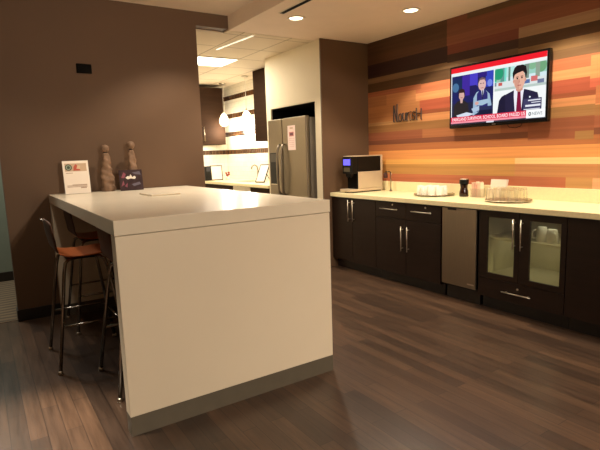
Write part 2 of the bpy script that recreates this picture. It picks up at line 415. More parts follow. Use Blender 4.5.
loc(MB().box(1.24, IX1 - .04, IY0 + .086, IY1 - .091, 0, IP), isl).build('toe_kick', M['plinth'], isl)
oc = MB().box(-.117, .117, -.17, .17, .0005, .013).build('outlet_cover', M['solid_white'], bevel=.004)
oc.location = (1.217, 3.93, IT); tag(oc, 'flat white cover plate lying on the island top', 'cover plate')

# ------------------------------------------------------------------ bar stools
def shell_mesh():
    prof = [(-.205, 1.018), (-.203, .97), (-.198, .92), (-.188, .87), (-.174, .825), (-.158, .795), (-.128, .772), (-.085, .762), (0, .758), (.09, .762), (.15, .768), (.185, .765), (.205, .752)]
    n = 9; vs, fs = [], []
    for (x, z) in prof:
        w = .2 if z < .8 else .2 - .03 * (z - .8) / .25
        if x > .18: w -= .012
        for j in range(n):
            t = j / (n - 1) * 2 - 1
            cur = .018 * (t * t) if z > .83 else 0
            dz = .006 * t * t if z < .78 else 0
            ztop = -0.022 * max(0, abs(t) - .6) / .4 if z > 1.01 else 0
            vs.append((x + cur, t * w, z + dz + ztop))
    k = len(prof)
    for i in range(k - 1):
        for j in range(n - 1):
            fs.append((i * n + j, i * n + j + 1, (i + 1) * n + j + 1, (i + 1) * n + j))
    return vs, fs
def make_stool(label, loc_):
    t = thing('bar_stool', label, 'bar stool', loc_, 0, 'bar stools along the island')
    vs, fs = shell_mesh()
    k = 9
    back = MB().add(vs[:6 * k], fs[:5 * 8]); seat = MB().add(vs[5 * k:], [tuple(i - 5 * k for i in f) for f in fs[5 * 8:]])
    for nm, mb in (('backrest', back), ('seat', seat)):
        o = mb.build(nm, M['wood_dark'] if nm == 'backrest' else M['wood_shell'], t, smooth=True)
        sd = o.modifiers.new('solid', 'SOLIDIFY'); sd.thickness = .014; sd.offset = 0; sd.material_offset = 0
        ss = o.modifiers.new('sub', 'SUBSURF'); ss.levels = 1; ss.render_levels = 2
    # carrying handle loop at the top of the backrest
    MB().tube([(-.212, -.05, 1.012), (-.225, -.045, 1.016), (-.225, .045, 1.016), (-.212, .05, 1.012)], .007, 8).build('handle', M['chrome'], t, smooth=True)
    for sx in (-1, 1):
        for sy in (-1, 1):
            top = (.10 * sx, .145 * sy, .742); kn = (.125 * sx, .175 * sy, .725); ft = (.23 * sx, .262 * sy, .018)
            lg = MB().tube([(0.02 * sx, .10 * sy, .746), top, kn, (.14 * sx, .186 * sy, .66), ft], .0115, 10).build('leg', M['chrome'], t, smooth=True)
            MB().lathe([(.0, 0), (.016, 0), (.017, .012), (.012, .024), (0, .024)], 12, c=(.2315 * sx, .2635 * sy, 0)).build('foot_cap', M['nickel'], lg, smooth=True)
    def on(sx, sy, z): f = (.725 - z) / .707; return (.125 * sx + .105 * sx * f, .175 * sy + .087 * sy * f, z)
    for a, b in (((-1, -1), (1, -1)), ((1, -1), (1, 1)), ((1, 1), (-1, 1)), ((-1, 1), (-1, -1))):
        z = .305 if a[1] == b[1] else .27
        if a[0] == b[0] == -1: continue
        MB().tube([on(*a, z), on(*b, z)], .008, 8).build('footrest', M['chrome'], t, smooth=True)
    MB().box(-.11, .11, -.15, .15, .7395, .745).build('seat_plate', M['black'], t)
    return t
st = make_stool('bent plywood bar stool at the middle of the island, its orange seat in full view', (.557, 3.735, 0))
dup(st, (.79, 3.11, 0), 0, 'bar stool nearest the camera, mostly hidden behind the white end panel')
dup(st, (.785, 4.47, 0), 0, 'farthest bar stool, tucked under the island next to the brown wall')

# ------------------------------------------------------------------ things on the island
# notice in a clear stand
nt_ = thing('notice_stand', 'white printed notice in upright holder at the left corner of the island', 'notice', (.742, 4.74, IT))
def board(w, h, tilt, th=.006):
    """map (u,v) on a leaning board (bottom on z=0, facing -Y) to xyz, lifted by d"""
    c, s = math.cos(tilt), math.sin(tilt)
    return lambda u, v, d=0: ((u - .5) * w, v * h * s - d * c, v * h * c + d * s + .0016)
W_, H_ = .212, .292
bm = board(W_, H_, .12)
def slab(mb, f, u0, u1, v0, v1, d0, d1, mi=0):
    vs = [f(u, v, d) for d in (d0, d1) for v in (v0, v1) for u in (u0, u1)]
    return mb.add(vs, [(0, 2, 3, 1), (4, 5, 7, 6), (0, 1, 5, 4), (2, 6, 7, 3), (0, 4, 6, 2), (1, 3, 7, 5)], mi)
def disc(mb, f, cu, cv, ru, rv, d, mi=0, n=20):
    return mb.add([f(cu + ru * math.cos(2 * PI * i / n), cv + rv * math.sin(2 * PI * i / n), d) for i in range(n)], [tuple(range(n))], mi)
def poly(mb, f, pts, d, mi=0): return mb.add([f(u, v, d) for u, v in pts], [tuple(range(len(pts)))], mi)
mb = MB(); slab(mb, bm, 0, 1, 0, 1, -.003, .0); D = .0006
slab(mb, bm, .08, .92, .68, .92, 0, D, 1)
disc(mb, bm, .22, .8, .135, .098, D * 2, 2); disc(mb, bm, .22, .8, .1, .072, D * 3, 3); disc(mb, bm, .22, .8, .062, .045, D * 4, 2)
poly(mb, bm, [(.4, .7), (.68, .7), (.6, .84), (.5, .9), (.42, .82)], D * 2, 4); poly(mb, bm, [(.52, .76), (.66, .74), (.68, .84), (.58, .86)], D * 3, 5)
for i, (a, b, v) in enumerate([(.1, .36, .62), (.1, .88, .2), (.1, .88, .235), (.3, .88, .26), (.62, .85, .16)]):
    slab(mb, bm, a, b, v, v + .018 if i != 4 else v + .03, 0, D, 6)
mb.build('page', [M['paper'], mat('notice beige', (196, 168, 140), .6), mat('logo green', (58, 78, 62), .6), mat('logo pale', (150, 160, 140), .6), mat('notice red', (190, 84, 64), .6), mat('notice sand', (214, 186, 150), .6), mat('ink grey', (168, 140, 120), .6)], nt_)
c_, s_ = math.cos(.12), math.sin(.12)
slab(MB(), bm, -.01, 1.01, -.0, 1.005, -.006, -.0035).build('holder', M['glass'], nt_)
MB().box(-.108, .108, -.03, .05, 0.0, .003).build('holder_base', M['glass'], nt_)

# carved figures
def figure(name, label, x, y, hgt, wide, ridge):
    t = thing(name, label, 'statuette', (x, y, IT), 0, None)
    random.seed(3 + ridge)
    prof = []
    keys = [(0, .98), (.06, 1.0), (.16, .97), (.3, .93), (.42, .82), (.52, .72), (.6, .70), (.68, .60), (.74, .52), (.785, .50), (.80, .40)]
    for i, (a, r) in enumerate(keys): prof.append((wide * r * (1 + .035 * math.sin(i * 2.3)), a * hgt))
    n2 = 40; dense = []
    for i in range(n2 + 1):
        z = prof[-1][1] * i / n2
        for (r0, z0), (r1, z1) in zip(prof, prof[1:]):
            if z0 <= z <= z1 + 1e-9:
                k = (z - z0) / max(1e-9, z1 - z0); dense.append((r0 + (r1 - r0) * k, z)); break
    def tw(a, z):
        q = z / hgt
        return 1 + .10 * math.sin(3 * a + q * 11 + ridge) + .07 * math.sin(q * 46 + 2 * a) * (1 if q > .02 else 0) + .12 * max(0, math.cos(a + .6 + ridge * .2)) ** 4 * math.sin(q * 30)
    MB().lathe(dense, 28, sy=.8, twist=tw).build('body', M['stone'], t, smooth=True)
    zb = .80 * hgt
    MB().lathe([(wide * .34, zb - .004), (wide * .30, zb + .008), (wide * .34, zb + .014)], 20, sy=.85).build('neck', mat('figure neck', (52, 38, 28), .7), t, smooth=True)
    hr = hgt * .078
    hp = [(max(.001, hr * 1.02 * math.sin(PI * i / 12)), zb + .008 + hr - hr * math.cos(PI * i / 12)) for i in range(13)]
    MB().lathe(hp, 20, sy=.9, twist=lambda a, z: 1 + .05 * math.sin(3 * a + z * 60)).build('head', M['stone'], t, smooth=True)
    return t
figure('carved_statuette', 'brown stone statuette of a robed figure, the one standing fully in view beside the notice', 1.012, 4.80, .44, .058, 0)
figure('carved_statuette', 'brown stone statuette half hidden behind the small dark picture card', 1.245, 4.80, .47, .050, 2)
# dark card
cd = thing('picture_card', 'small dark purple card with a white emblem leaning in front of a statuette', 'card', (1.20, 4.69, IT))
bc = board(.212, .192, .16)
mb = MB(); slab(mb, bc, 0, 1, 0, 1, -.004, 0); poly(mb, bc, [(.08, .62), (.2, .9), (.3, .8), (.22, .6)], D, 1); poly(mb, bc, [(.2, .22), (.34, .38), (.3, .14)], D, 1); poly(mb, bc, [(.05, .2), (.16, .5), (.2, .3)], D, 1)
poly(mb, bc, [(.55, .86), (.9, .92), (.94, .74), (.7, .78)], D, 2); poly(mb, bc, [(.5, .3), (.86, .4), (.9, .28), (.6, .2)], D, 2)
poly(mb, bc, [(.26, .62), (.36, .54), (.5, .58), (.66, .54), (.72, .62), (.66, .7), (.56, .64), (.5, .78), (.44, .68), (.36, .7)], D * 2, 3)
mb.build('card', [mat('card dark', (62, 48, 50), .75, spec=.1, var=.3, scale=18), mat('card magenta', (120, 46, 66), .4), mat('card grey', (84, 76, 92), .4), mat('card white', (226, 216, 206), .5)], cd)
MB().prism([(.004, .002), (.05, .002), (.028, .1)], -.02, .02, 'yz').build('easel_back', M['black'], cd)

# ------------------------------------------------------------------ plate on the brown wall
M['plate_black'] = mat('wall plate black', (12, 10, 9), .7, spec=.1)
sp_ = thing('wall_plate', 'small black rectangular plate high on the brown wall', 'wall plate', (.916, YW, 2.23))
MB().box(-.065, .065, -.012, -.0005, -.042, .042).build('cover', M['black_matte'], sp_, bevel=.003)
MB().box(-.05, .05, -.0145, -.0122, -.030, .030).build('face', M['plate_black'], sp_)

# ------------------------------------------------------------------ coffee bar along the mural wall
XF, ZCT = 3.567, .922
ct = thing('counter_top', 'long cream stone counter top along the striped mural wall', 'counter', (3.88, 2.7, .877))
loc(MB().box(XF, XM - .002, .55, 4.776, .877, ZCT), ct).build('slab', M['quartz'], ct, bevel=.003)
MB().box(XM - .024, XM - .002, .55, 4.776, ZCT + .0005, 1.035).build('trim_backsplash', M['quartz'], bevel=.002, **S)

def bar_handle(parent, x, p0, p1, name='handle'):
    """round bar pull standing off a front at X=x; p0,p1 = (y,z) ends"""
    mb = MB(); xo = x - .032
    mb.tube([(xo, p0[0], p0[1]), (xo, p1[0], p1[1])], .005, 10)
    for k in (.12, .88):
        y = p0[0] + (p1[0] - p0[0]) * k; z = p0[1] + (p1[1] - p0[1]) * k
        mb.tube([(x, y, z), (xo, y, z)], .0045, 8)
    return mb
XD = XF + .022          # door front plane
def cab(name, label, y0, y1):
    t = thing(name, label, 'cabinet', (XD, (y0 + y1) / 2, 0), 0, 'base cabinets of the coffee bar')
    return t
def carcass(t, y0, y1):
    loc(MB().box(XD + .0205, XM - .004, y0 + .001, y1 - .001, .116, .876), t).build('carcass', M['espresso'], t)
    loc(MB().box(XD + .075, XM - .004, y0 + .001, y1 - .001, 0, .1155), t).build('toe_kick', M['espresso_d'], t)
def front(t, nm, y0, y1, z0, z1):
    return loc(MB().box(XD, XD + .0195, y0 + .002, y1 - .002, z0, z1), t).build(nm, M['espresso'], t, bevel=.0015)
def lock(t, par, y, z):
    loc(MB().tube([(XD, y, z), (XD - .005, y, z)], .009, 14), t).build('lock', M['nickel'], par, smooth=False)
# 1: two tall doors
y0, y1 = 3.99, 4.775
t = cab('base_cabinet', 'espresso base cabinet with two full-height doors under the coffee machine', y0, y1); carcass(t, y0, y1); ym = 4.39
d = front(t, 'door', ym, y1, .12, .872); loc(bar_handle(t, XD, (ym + .04, .60), (ym + .04, .85)), t).build('handle', M['nickel'], d, smooth=True)
d = front(t, 'door', y0, ym, .12, .872); loc(bar_handle(t, XD, (ym - .04, .60), (ym - .04, .85)), t).build('handle', M['nickel'], d, smooth=True)
# 2: two drawers over two doors
y0, y1 = 3.085, 3.988; ym = 3.535
t = cab('base_cabinet', 'espresso base cabinet with two locked drawers over two doors, left of the steel fridge', y0, y1); carcass(t, y0, y1)
for a, b in ((ym, y1), (y0, ym)):
    d = front(t, 'drawer', a, b, .70, .872); c = (a + b) / 2
    loc(bar_handle(t, XD, (c - .13, .797), (c + .13, .797)), t).build('handle', M['nickel'], d, smooth=True); lock(t, d, c - .035, .842)
for a, b, hy in ((ym, y1, ym + .042), (y0, ym, ym - .042)):
    d = front(t, 'door', a, b, .12, .696); loc(bar_handle(t, XD, (hy, .375), (hy, .63)), t).build('handle', M['nickel'], d, smooth=True)
# undercounter fridge
mf = thing('undercounter_fridge', 'stainless steel undercounter fridge between the dark base cabinets', 'fridge', (XD, 2.868, 0))
loc(MB().box(XD + .03, XM - .004, 2.672, 3.078, .13, .872), mf).build('body', M['black'], mf)
loc(MB().box(XD - .012, XD + .028, 2.684, 3.060, .152, .868), mf).build('door', M['steel'], mf, bevel=.004)
loc(MB().box(XD - .02, XD - .0125, 2.90, 2.99, .850, .866), mf).build('door_pull', M['black'], mf)
loc(MB().box(XD + .07, XM - .01, 2.69, 3.06, 0, .129), mf).build('toe_grille', M['espresso_d'], mf)
loc(MB().box(XD - .0132, XD - .0121, 2.70, 2.77, .185, .197), mf).build('badge', M['nickel'], mf)
# 3: glass fronted cabinet
y0, y1 = 1.905, 2.665; ym = 2.288
gc = cab('base_cabinet', 'espresso base cabinet with two glass doors over a wide drawer, white mugs inside', y0, y1)
g = MB(); zf, zt_ = .295, .876
g.box(XD + .0205, XM - .004, y0 + .001, y0 + .019, .116, zt_).box(XD + .0205, XM - .004, y1 - .019, y1 - .001, .116, zt_)
g.box(XD + .0205, XM - .004, y0 + .019, y1 - .019, zf - .018, zf).box(XD + .0205, XM - .004, y0 + .019, y1 - .019, .116, .13).box(XD + .0205, XM - .004, y0 + .019, y1 - .019, zt_ - .018, zt_)
loc(g, gc).build('carcass', M['espresso'], gc)
g = MB(); g.box(XM - .012, XM - .006, y0 + .02, y1 - .02, zf + .001, zt_ - .019)
g.box(XD + .03, XM - .013, y1 - .0205, y1 - .0192, zf + .001, zt_ - .019).box(XD + .03, XM - .013, y0 + .0192, y0 + .0205, zf + .001, zt_ - .019).box(XD + .03, XM - .013, y0 + .021, y1 - .021, zf + .0008, zf + .002)
loc(g, gc).build('lining', M['cream_in'], gc)
SHZ = .640
loc(MB().box(XD + .04, XM - .014, y0 + .022, y1 - .022, SHZ - .018, SHZ), gc).build('shelf', M['cream_in'], gc)
loc(MB().box(XD + .075, XM - .004, y0 + .001, y1 - .001, 0, .1155), gc).build('toe_kick', M['espresso_d'], gc)
for a, b, pa, pb, hy in ((ym, y1, 2.328, 2.580, ym + .034), (y0, ym, 1.948, 2.196, ym - .034)):
    mb = MB(); z0, z1, pz0, pz1 = .288, .872, .335, .818
    mb.box(XD, XD + .0195, a + .002, pa, z0, z1).box(XD, XD + .0195, pb, b - .002, z0, z1).box(XD, XD + .0195, pa, pb, z0, pz0).box(XD, XD + .0195, pa, pb, pz1, z1)
    d = loc(mb, gc).build('door', M['espresso'], gc)
    loc(MB().box(XD + .008, XD + .012, pa + .0005, pb - .0005, pz0 + .0005, pz1 - .0005), gc).build('pane', M['pane'], d)
    loc(bar_handle(gc, XD, (hy, .572), (hy, .824)), gc).build('handle', M['nickel'], d, smooth=True)
d = front(gc, 'drawer', y0, y1, .12, .284); loc(bar_handle(gc, XD, (2.155, .203), (2.415, .203)), gc).build('handle', M['nickel'], d, smooth=True); lock(gc, d, 2.285, .243)
# 4: plain cabinet to the right edge
y0, y1 = .60, 1.902
t = cab('base_cabinet', 'plain dark base cabinet at the right edge, beside the glass-door cabinet', y0, y1); carcass(t, y0, y1)
front(t, 'door', 1.25, y1, .12, .872); front(t, 'door', y0, 1.25, .12, .872)

# mugs inside the glass cabinet
def mug_mesh(r, h, handle=True, inverted=False):
    p = [(.0, 0), (r * .8, 0), (r * .86, .004), (r, h * .5), (r, h), (r - .004, h), (r - .004, h * .5), (r * .82, .008), (0, .008)]
    mb = MB().lathe(p, 24)
    return mb
def make_mug(label, loc_, r, h, rz, group, flip=False):
    t = thing('mug', label, 'mug', loc_, rz, group)
    o = mug_mesh(r, h).build('cup', M['porcelain'], t, smooth=True); autosmooth(o, 50)
    hp = [(r - .003, 0, h * .8), (r + .022, 0, h * .78), (r + .03, 0, h * .5), (r + .02, 0, h * .24), (r * .93, 0, h * .2)]
    o2 = MB().tube(hp, .0055, 8).build('handle', M['porcelain'], t, smooth=True)
    if flip:
        for o_ in (o, o2): o_.rotation_euler = (PI, 0, 0); o_.location = (0, 0, h)
    return t
G = 'white mugs in the glass cabinet'
make_mug('white mug left of the pair on the glass cabinet shelf', (3.735, 2.182, SHZ + .0005), .042, .118, 2.2, G, True)
make_mug('white mug at the right on the glass cabinet shelf', (3.715, 2.085, SHZ + .0005), .043, .108, -2.3, G, True)
make_mug('white mug at the far right corner of the glass cabinet shelf', (3.755, 1.99, SHZ + .0005), .042, .10, -2.6, G, True)

# ------------------------------------------------------------------ coffee machine
cm = thing('coffee_machine', 'black and silver coffee machine on the left end of the cream counter', 'coffee machine', (3.89, 4.545, ZCT))
y0, y1, x0, x1 = -.09, .09, -.24, .24
bt = .435
MB().box(x0 + .095, x1, y0, y1, .045, .245).build('body', M['silver'], cm, bevel=.008)
MB().box(x0 + .085, x1 - .03, y0 + .003, y1 - .003, .2455, bt - .0125).build('upper_body', M['black'], cm, bevel=.004)
MB().box(x0, x0 + .0845, y0 + .003, y1 - .003, .225, bt - .0125).build('head', M['black'], cm, bevel=.006)
MB().box(x0 + .02, x1, y0, y1, bt - .012, bt).box(x1 - .0295, x1, y0, y1, .2455, bt - .0121).build('top_rim', M['silver'], cm, bevel=.003)
MB().box(x0 + .075, x0 + .0945, y0 + .004, y1 - .004, .0455, .2445).build('dispensing_back', M['black_matte'], cm)
MB().box(x0 - .03, x1 - .002, y0 - .0, y1 + .02, .014, .0445).build('drip_tray', M['silver'], cm, bevel=.006)
mb = MB()
for yy in (-.03, .03): mb.tube([(x0 + .035, yy, .2245), (x0 + .035, yy, .175)], .009, 10)
mb.box(x0 + .018, x0 + .06, -.05, .05, .19, .2245)
mb.build('spout', M['black'], cm, bevel=.002)
MB().box(x0 - .003, x0 - .0002, -.06, .065, .325, .395).build('display', emis('blue display', (105, 95, 255), .9), cm)
mb = MB().box(x0 - .003, x0 - .0002, -.05, .06, .25, .30)
mb.build('keypad', mat('keypad grey', (84, 78, 62), .4), cm)
MB().box(x0 + .02, x1 - .02, y0 + .012, y1 - .012, 0, .0135).build('foot', M['black'], cm)

# filter faucet by the backsplash
fa = thing('faucet', 'slim chrome faucet with dark nozzle behind the coffee machine', 'faucet', (4.10, 4.283, ZCT))
MB().tube([(0, 0, 0), (0, 0, .212), (0, .006, .226), (0, .02, .232), (0, .085, .23)], .0065, 10).build('spout', M['chrome'], fa, smooth=True)
MB().lathe([(0, 0), (.017, 0), (.017, .012), (.009, .02), (0, .02)], 16).build('base', M['chrome'], fa, smooth=True)
MB().lathe([(0, 0), (.021, 0), (.026, .02), (.024, .05), (.015, .066), (0, .066)], 16, c=(0, .09, .155)).build('nozzle', mat('dark red brown nozzle', (62, 30, 26), .35), fa, smooth=True)

# ------------------------------------------------------------------ trays
def tray(name, label, x, y, r):
    t = thing(name, label, 'tray', (x, y, ZCT))
    o = MB().lathe([(0, .001), (r * .9, .001), (r, .012), (r + .006, .014), (r + .006, .017), (r - .002, .015), (r * .9, .005), (0, .005)], 48).build('plate', M['tray'], t, smooth=True)
    autosmooth(o, 30)
    mb = MB(); n, m_ = 160, 6; vs = []
    for i in range(n):
        a = 2 * PI * i / n; q = .0042 + .0022 * math.sin(40 * a)
        for j in range(m_):
            b_ = 2 * PI * j / m_; R_ = r + .011 + q * math.cos(b_)
            vs.append((R_ * math.cos(a), R_ * math.sin(a), .0155 + q * math.sin(b_)))
    mb.add(vs, [(i * m_ + j, ((i + 1) % n) * m_ + j, ((i + 1) % n) * m_ + (j + 1) % m_, i * m_ + (j + 1) % m_) for i in range(n) for j in range(m_)])
    mb.build('rim_beading', M['tray'], t, smooth=True)
    return t
TX, TY, TR = 3.985, 3.52, .192
tray('serving_tray', 'round silver tray of white cups on the counter near the coffee machine', TX, TY, TR)
G = 'white cups on the left tray'
spots = [(-.06, .13, 'far left of the front row'), (-.085, .043, 'second from the left of the front row'), (-.085, -.047, 'third from the left of the front row'), (-.06, -.134, 'far right of the front row'), (.035, .095, 'left of the back row'), (.03, 0.0, 'middle of the back row'), (.035, -.095, 'right of the back row')]
for dx, dy, w in spots:
    make_mug('upturned white cup, %s on the silver tray' % w, (TX + dx, TY + dy, ZCT + .0055), .040, .098, random.choice((.4, 2.4, 3.6, -1.2)), G, True)
T2X, T2Y, T2R = 3.90, 2.598, .178
tray('serving_tray', 'round beaded tray of clear glasses on the counter above the glass cabinet', T2X, T2Y, T2R)
G = 'clear tumblers on the right tray'
def make_glass(label, loc_):
    t = thing('tumbler', label, 'glass', loc_, random.random() * 3, G)
    r, h = .032, .118
    def fl(a, z): return 1 + (.025 * abs(math.sin(5 * a)) if z < .085 else 0)
    o = MB().lathe([(0, h), (r * .82, h), (r * .88, h - .006), (r, h * .4), (r + .002, 0), (r - .001, 0), (r - .004, h * .4), (r * .74, h - .016), (0, h - .016)], 30, twist=fl).build('bowl', M['tumbler'], t, smooth=True)
    autosmooth(o, 40)
    o = MB().lathe([(0, h - .015), (r * .72, h - .015), (r * .8, h - .001), (0, h - .001)], 24).build('base', M['tumbler'], t, smooth=True)
    return t
rows = [('front row', -.115, [.108, .036, -.036, -.108]), ('middle row', -.035, [.14, .07, 0, -.07, -.14]), ('back row', .05, [.112, .038, -.038, -.112])]
ordn = ['leftmost', 'second from the left', 'third from the left', 'fourth from the left', 'rightmost']
for rn, dx, ys in rows:
    for i, dy in enumerate(ys):
        o_ = 'rightmost' if i == len(ys) - 1 else ordn[i]
        make_glass('upturned clear tumbler, %s in the %s on the beaded tray' % (o_, rn), (T2X + dx, T2Y + dy, ZCT + .0055))

# sauce bottle
sb = thing('syrup_bottle', 'dark waisted glass bottle with black cap between the trays on the counter', 'bottle', (4.06, 3.20, ZCT))
MB().lathe([(0, 0), (.042, 0), (.045, .006), (.044, .045), (.036, .075), (.034, .095), (.038, .118), (.036, .126), (0, .126)], 28).build('body', M['sauce'], sb, smooth=True)
MB().lathe([(0, .1262), (.044, .1262), (.045, .132), (.045, .168), (0, .168)], 28).build('cap', M['black'], sb, smooth=False)
MB().lathe([(0, .1683), (.038, .1683), (.04, .174), (.036, .178), (0, .178)], 28).build('cap_top', M['nickel'], sb, smooth=True)
# sweetener packets
pk = thing('packet_caddy', 'clear caddy of pink sweetener packets beside the dark bottle', 'caddy', (4.08, 3.055, ZCT))
mb = MB(); w, dp, h = .058, .035, .085
mb.box(-dp, dp, -w, w, 0, .004).box(-dp, -dp + .003, -w, w, .004, h).box(dp - .003, dp, -w, w, .004, h).box(-dp, dp, -w, -w + .003, .004, h).box(-dp, dp, w - .003, w, .004, h)
mb.build('holder', M['glass'], pk)
MB().box(-dp + .004, dp - .004, -.0012, .0012, .005, h).build('divider', M['glass'], pk)
random.seed(11)
cols = [mat('packet pink', (246, 204, 184), .6), mat('packet cream', (248, 234, 206), .6), mat('packet rose', (236, 178, 160), .6)]
for i in range(16):
    yy = -w + .008 + i * (2 * w - .016) / 15
    if abs(yy) < .003: yy += .004
    hh = .138 + random.uniform(-.008, .01)
    o = MB().box(-.026, .026, -.0012, .0012, 0, hh).build('packet', cols[(i * 2) % 3 if i > 5 else 0 if i % 2 else 1], None)
    o.location = (4.08, 3.055 + yy, ZCT + .0046); o.rotation_euler = (random.uniform(-.03, .03), 0, 0)
    tag(o, 'thin sweetener packet standing in the clear caddy', 'packet', 'sweetener packets in the caddy')
# napkin holder with white sign
nk = thing('napkin_stack', 'tilted stack of white paper napkins behind the clear tumblers', 'napkins', (4.11, 2.86, ZCT))
def leaf(th):
    c, s = math.cos(th), math.sin(th)
    return lambda u, v, d=0: (v * .175 * s + d * c, (.5 - u) * .17 - v * .022, v * .175 * c - d * s + .002)
mb = MB()
for k in range(5):
    f = leaf(-.02 + .03 * k); slab(mb, f, .02 * k, 1 - .01 * k, 0, 1 - .02 * (k % 2), .003 * k, .003 * k + .0022)
mb.build('napkin_sheets', M['paper'], nk)
MB().box(-.02, .045, -.09, .09, 0, .0018).build('holder_base', M['nickel'], nk)
MB().tube([(-.014, -.07, .001), (-.014, -.07, .06), (-.014, .07, .06), (-.014, .07, .001)], .0025, 8).build('holder_wire', M['nickel'], nk, smooth=True)

# ------------------------------------------------------------------ television
TY1, TY0, TZ1, TZ0, TXF = 3.446, 2.403, 2.213, 1.604, 4.127
tv = thing('television', 'flat television on the striped wall showing a news broadcast', 'television', (TXF, (TY0 + TY1) / 2, (TZ0 + TZ1) / 2))
loc(MB().box(TXF, TXF + .045, TY0, TY1, TZ0, TZ1), tv).build('casing', M['bezel'], tv, bevel=.004)
loc(MB().box(TXF + .0455, XM - .001, 2.74, 3.10, 1.72, 2.08), tv).build('wall_bracket', M['black_matte'], tv)
loc(MB().box(TXF - .0008, TXF - .0001, 2.905, 2.945, TZ0 + .010, TZ0 + .016), tv).build('badge', M['nickel'], tv)
loc(MB().tube([(4.15, 2.80, TZ0 + .002), (4.155, 2.78, TZ0 - .025), (4.16, 2.72, TZ0 - .035), (4.165, 2.67, TZ0 - .02), (4.165, 2.66, TZ0 + .002)], .003, 6), tv).build('cable', M['black'], tv, smooth=True)
SY1, SY0, SZ1, SZ0 = TY1 - .02, TY0 + .02, TZ1 - .02, TZ0 + .032
sw, sh = SY1 - SY0, SZ1 - SZ0
def scr(u, v, d=0): return (TXF - .0006 - d, SY1 - u * sw, SZ1 - v * sh)
scols = []; sidx = {}
EM = .55
def sc_(rgb):
    if rgb not in sidx:
        sidx[rgb] = len(scols); scols.append(emis('screen %d %d %d' % rgb, rgb, EM))
    return sidx[rgb]
smb = MB(); lay = [0]
LX = [1.0]
def P_(pts, rgb):
    lay[0] += 1; pts = [(.01 + (u - .01) * LX[0], v) for u, v in pts]; poly(smb, scr, pts, lay[0] * 1.2e-5, sc_(rgb))
def Rr(u0, u1, v0, v1, rgb): P_([(u0, v0), (u1, v0), (u1, v1), (u0, v1)], rgb)
def El(cu, cv, ru, rv, rgb, n=18): P_([(cu + ru * math.cos(2 * PI * i / n), cv + rv * math.sin(2 * PI * i / n)) for i in range(n)], rgb)
def Tx(txt, u, v, wid, hgt, rgb, bold=.0):
    vs, fs, w = text_polys(txt, 1.0, bold); lay[0] += 1
    sx = wid / w if wid else hgt * sh / sw * 1.4; 
    smb.add([scr(u + x * sx, v - y * hgt * 1.4, lay[0] * 1.2e-5) for x, y, z in vs], fs, sc_(rgb))
Rr(0, 1, 0, 1, (230, 236, 240))
# right picture: outdoor background
Rr(.49, 1, .1, .87, (206, 226, 232)); Rr(.49, .62, .1, .36, (120, 214, 196)); Rr(.445, .52, .16, .34, (60, 170, 120)); Rr(.52, .56, .12, .42, (150, 190, 170))
Rr(.56, .60, .12, .4, (96, 150, 140)); Rr(.76, 1, .1, .3, (150, 200, 184)); Rr(.62, .7, .12, .3, (176, 222, 216)); Rr(.64, .66, .14, .42, (110, 130, 120)); El(.95, .2, .05, .1, (110, 160, 120)); El(.87, .17, .04, .07, (128, 176, 140)); El(.54, .22, .05, .1, (40, 150, 110)); Rr(.8, .84, .14, .42, (120, 140, 128)); Rr(.9, .94, .14, .4, (140, 158, 140))
Rr(.445, 1, .36, .52, (214, 222, 222)); Rr(.47, .52, .36, .42, (120, 140, 150)); Rr(.54, .58, .37, .42, (196, 90, 84)); Rr(.86, .92, .34, .42, (206, 110, 110)); Rr(.79, .85, .38, .44, (90, 110, 160)); Rr(.92, .98, .4, .47, (110, 120, 150))
Rr(.445, 1, .5, .87, (236, 240, 240)); Rr(.445, 1, .46, .5, (180, 196, 190))
# young man in a suit
P_([(.53, .88), (.55, .66), (.575, .6), (.66, .545), (.70, .52), (.80, .52), (.86, .555), (.925, .60), (.94, .7), (.95, .88)], (38, 34, 62))
P_([(.53, .88), (.55, .66), (.575, .6), (.61, .57), (.62, .88)], (30, 27, 52))
P_([(.70, .5), (.80, .5), (.79, .6), (.775, .88), (.715, .88), (.70, .62)], (232, 232, 240))
P_([(.735, .56), (.765, .56), (.78, .88), (.725, .88)], (126, 22, 56)); P_([(.732, .53), (.768, .53), (.763, .58), (.737, .58)], (108, 18, 46))
P_([(.72, .42), (.785, .42), (.785, .53), (.75, .56), (.72, .53)], (200, 142, 124))
El(.75, .365, .056, .155, (224, 172, 150)); P_([(.70, .36), (.715, .48), (.735, .51), (.75, .52), (.75, .36)], (206, 150, 130))
P_([(.688, .36), (.682, .25), (.70, .17), (.735, .125), (.77, .13), (.81, .17), (.822, .27), (.812, .37), (.802, .28), (.78, .24), (.73, .26), (.705, .28)], (32, 24, 28))
Rr(.718, .742, .315, .327, (60, 38, 36)); Rr(.762, .786, .31, .322, (60, 38, 36)); El(.73, .345, .009, .012, (50, 34, 34)); El(.774, .34, .009, .012, (50, 34, 34))
P_([(.75, .35), (.757, .41), (.742, .412)], (190, 132, 114)); Rr(.733, .768, .447, .459, (166, 84, 84)); El(.695, .38, .008, .03, (206, 150, 130)); El(.808, .375, .008, .03, (206, 150, 130))
El(.855, .655, .008, .014, (230, 240, 250), 8)
# caption block
Rr(.795, .965, .68, .865, (64, 62, 96))
for a, b, v, h in ((.84, .955, .70, .018), (.87, .955, .738, .012), (.815, .955, .775, .03), (.80, .95, .838, .012)): Rr(a, b, v, v + h, (224, 226, 236))
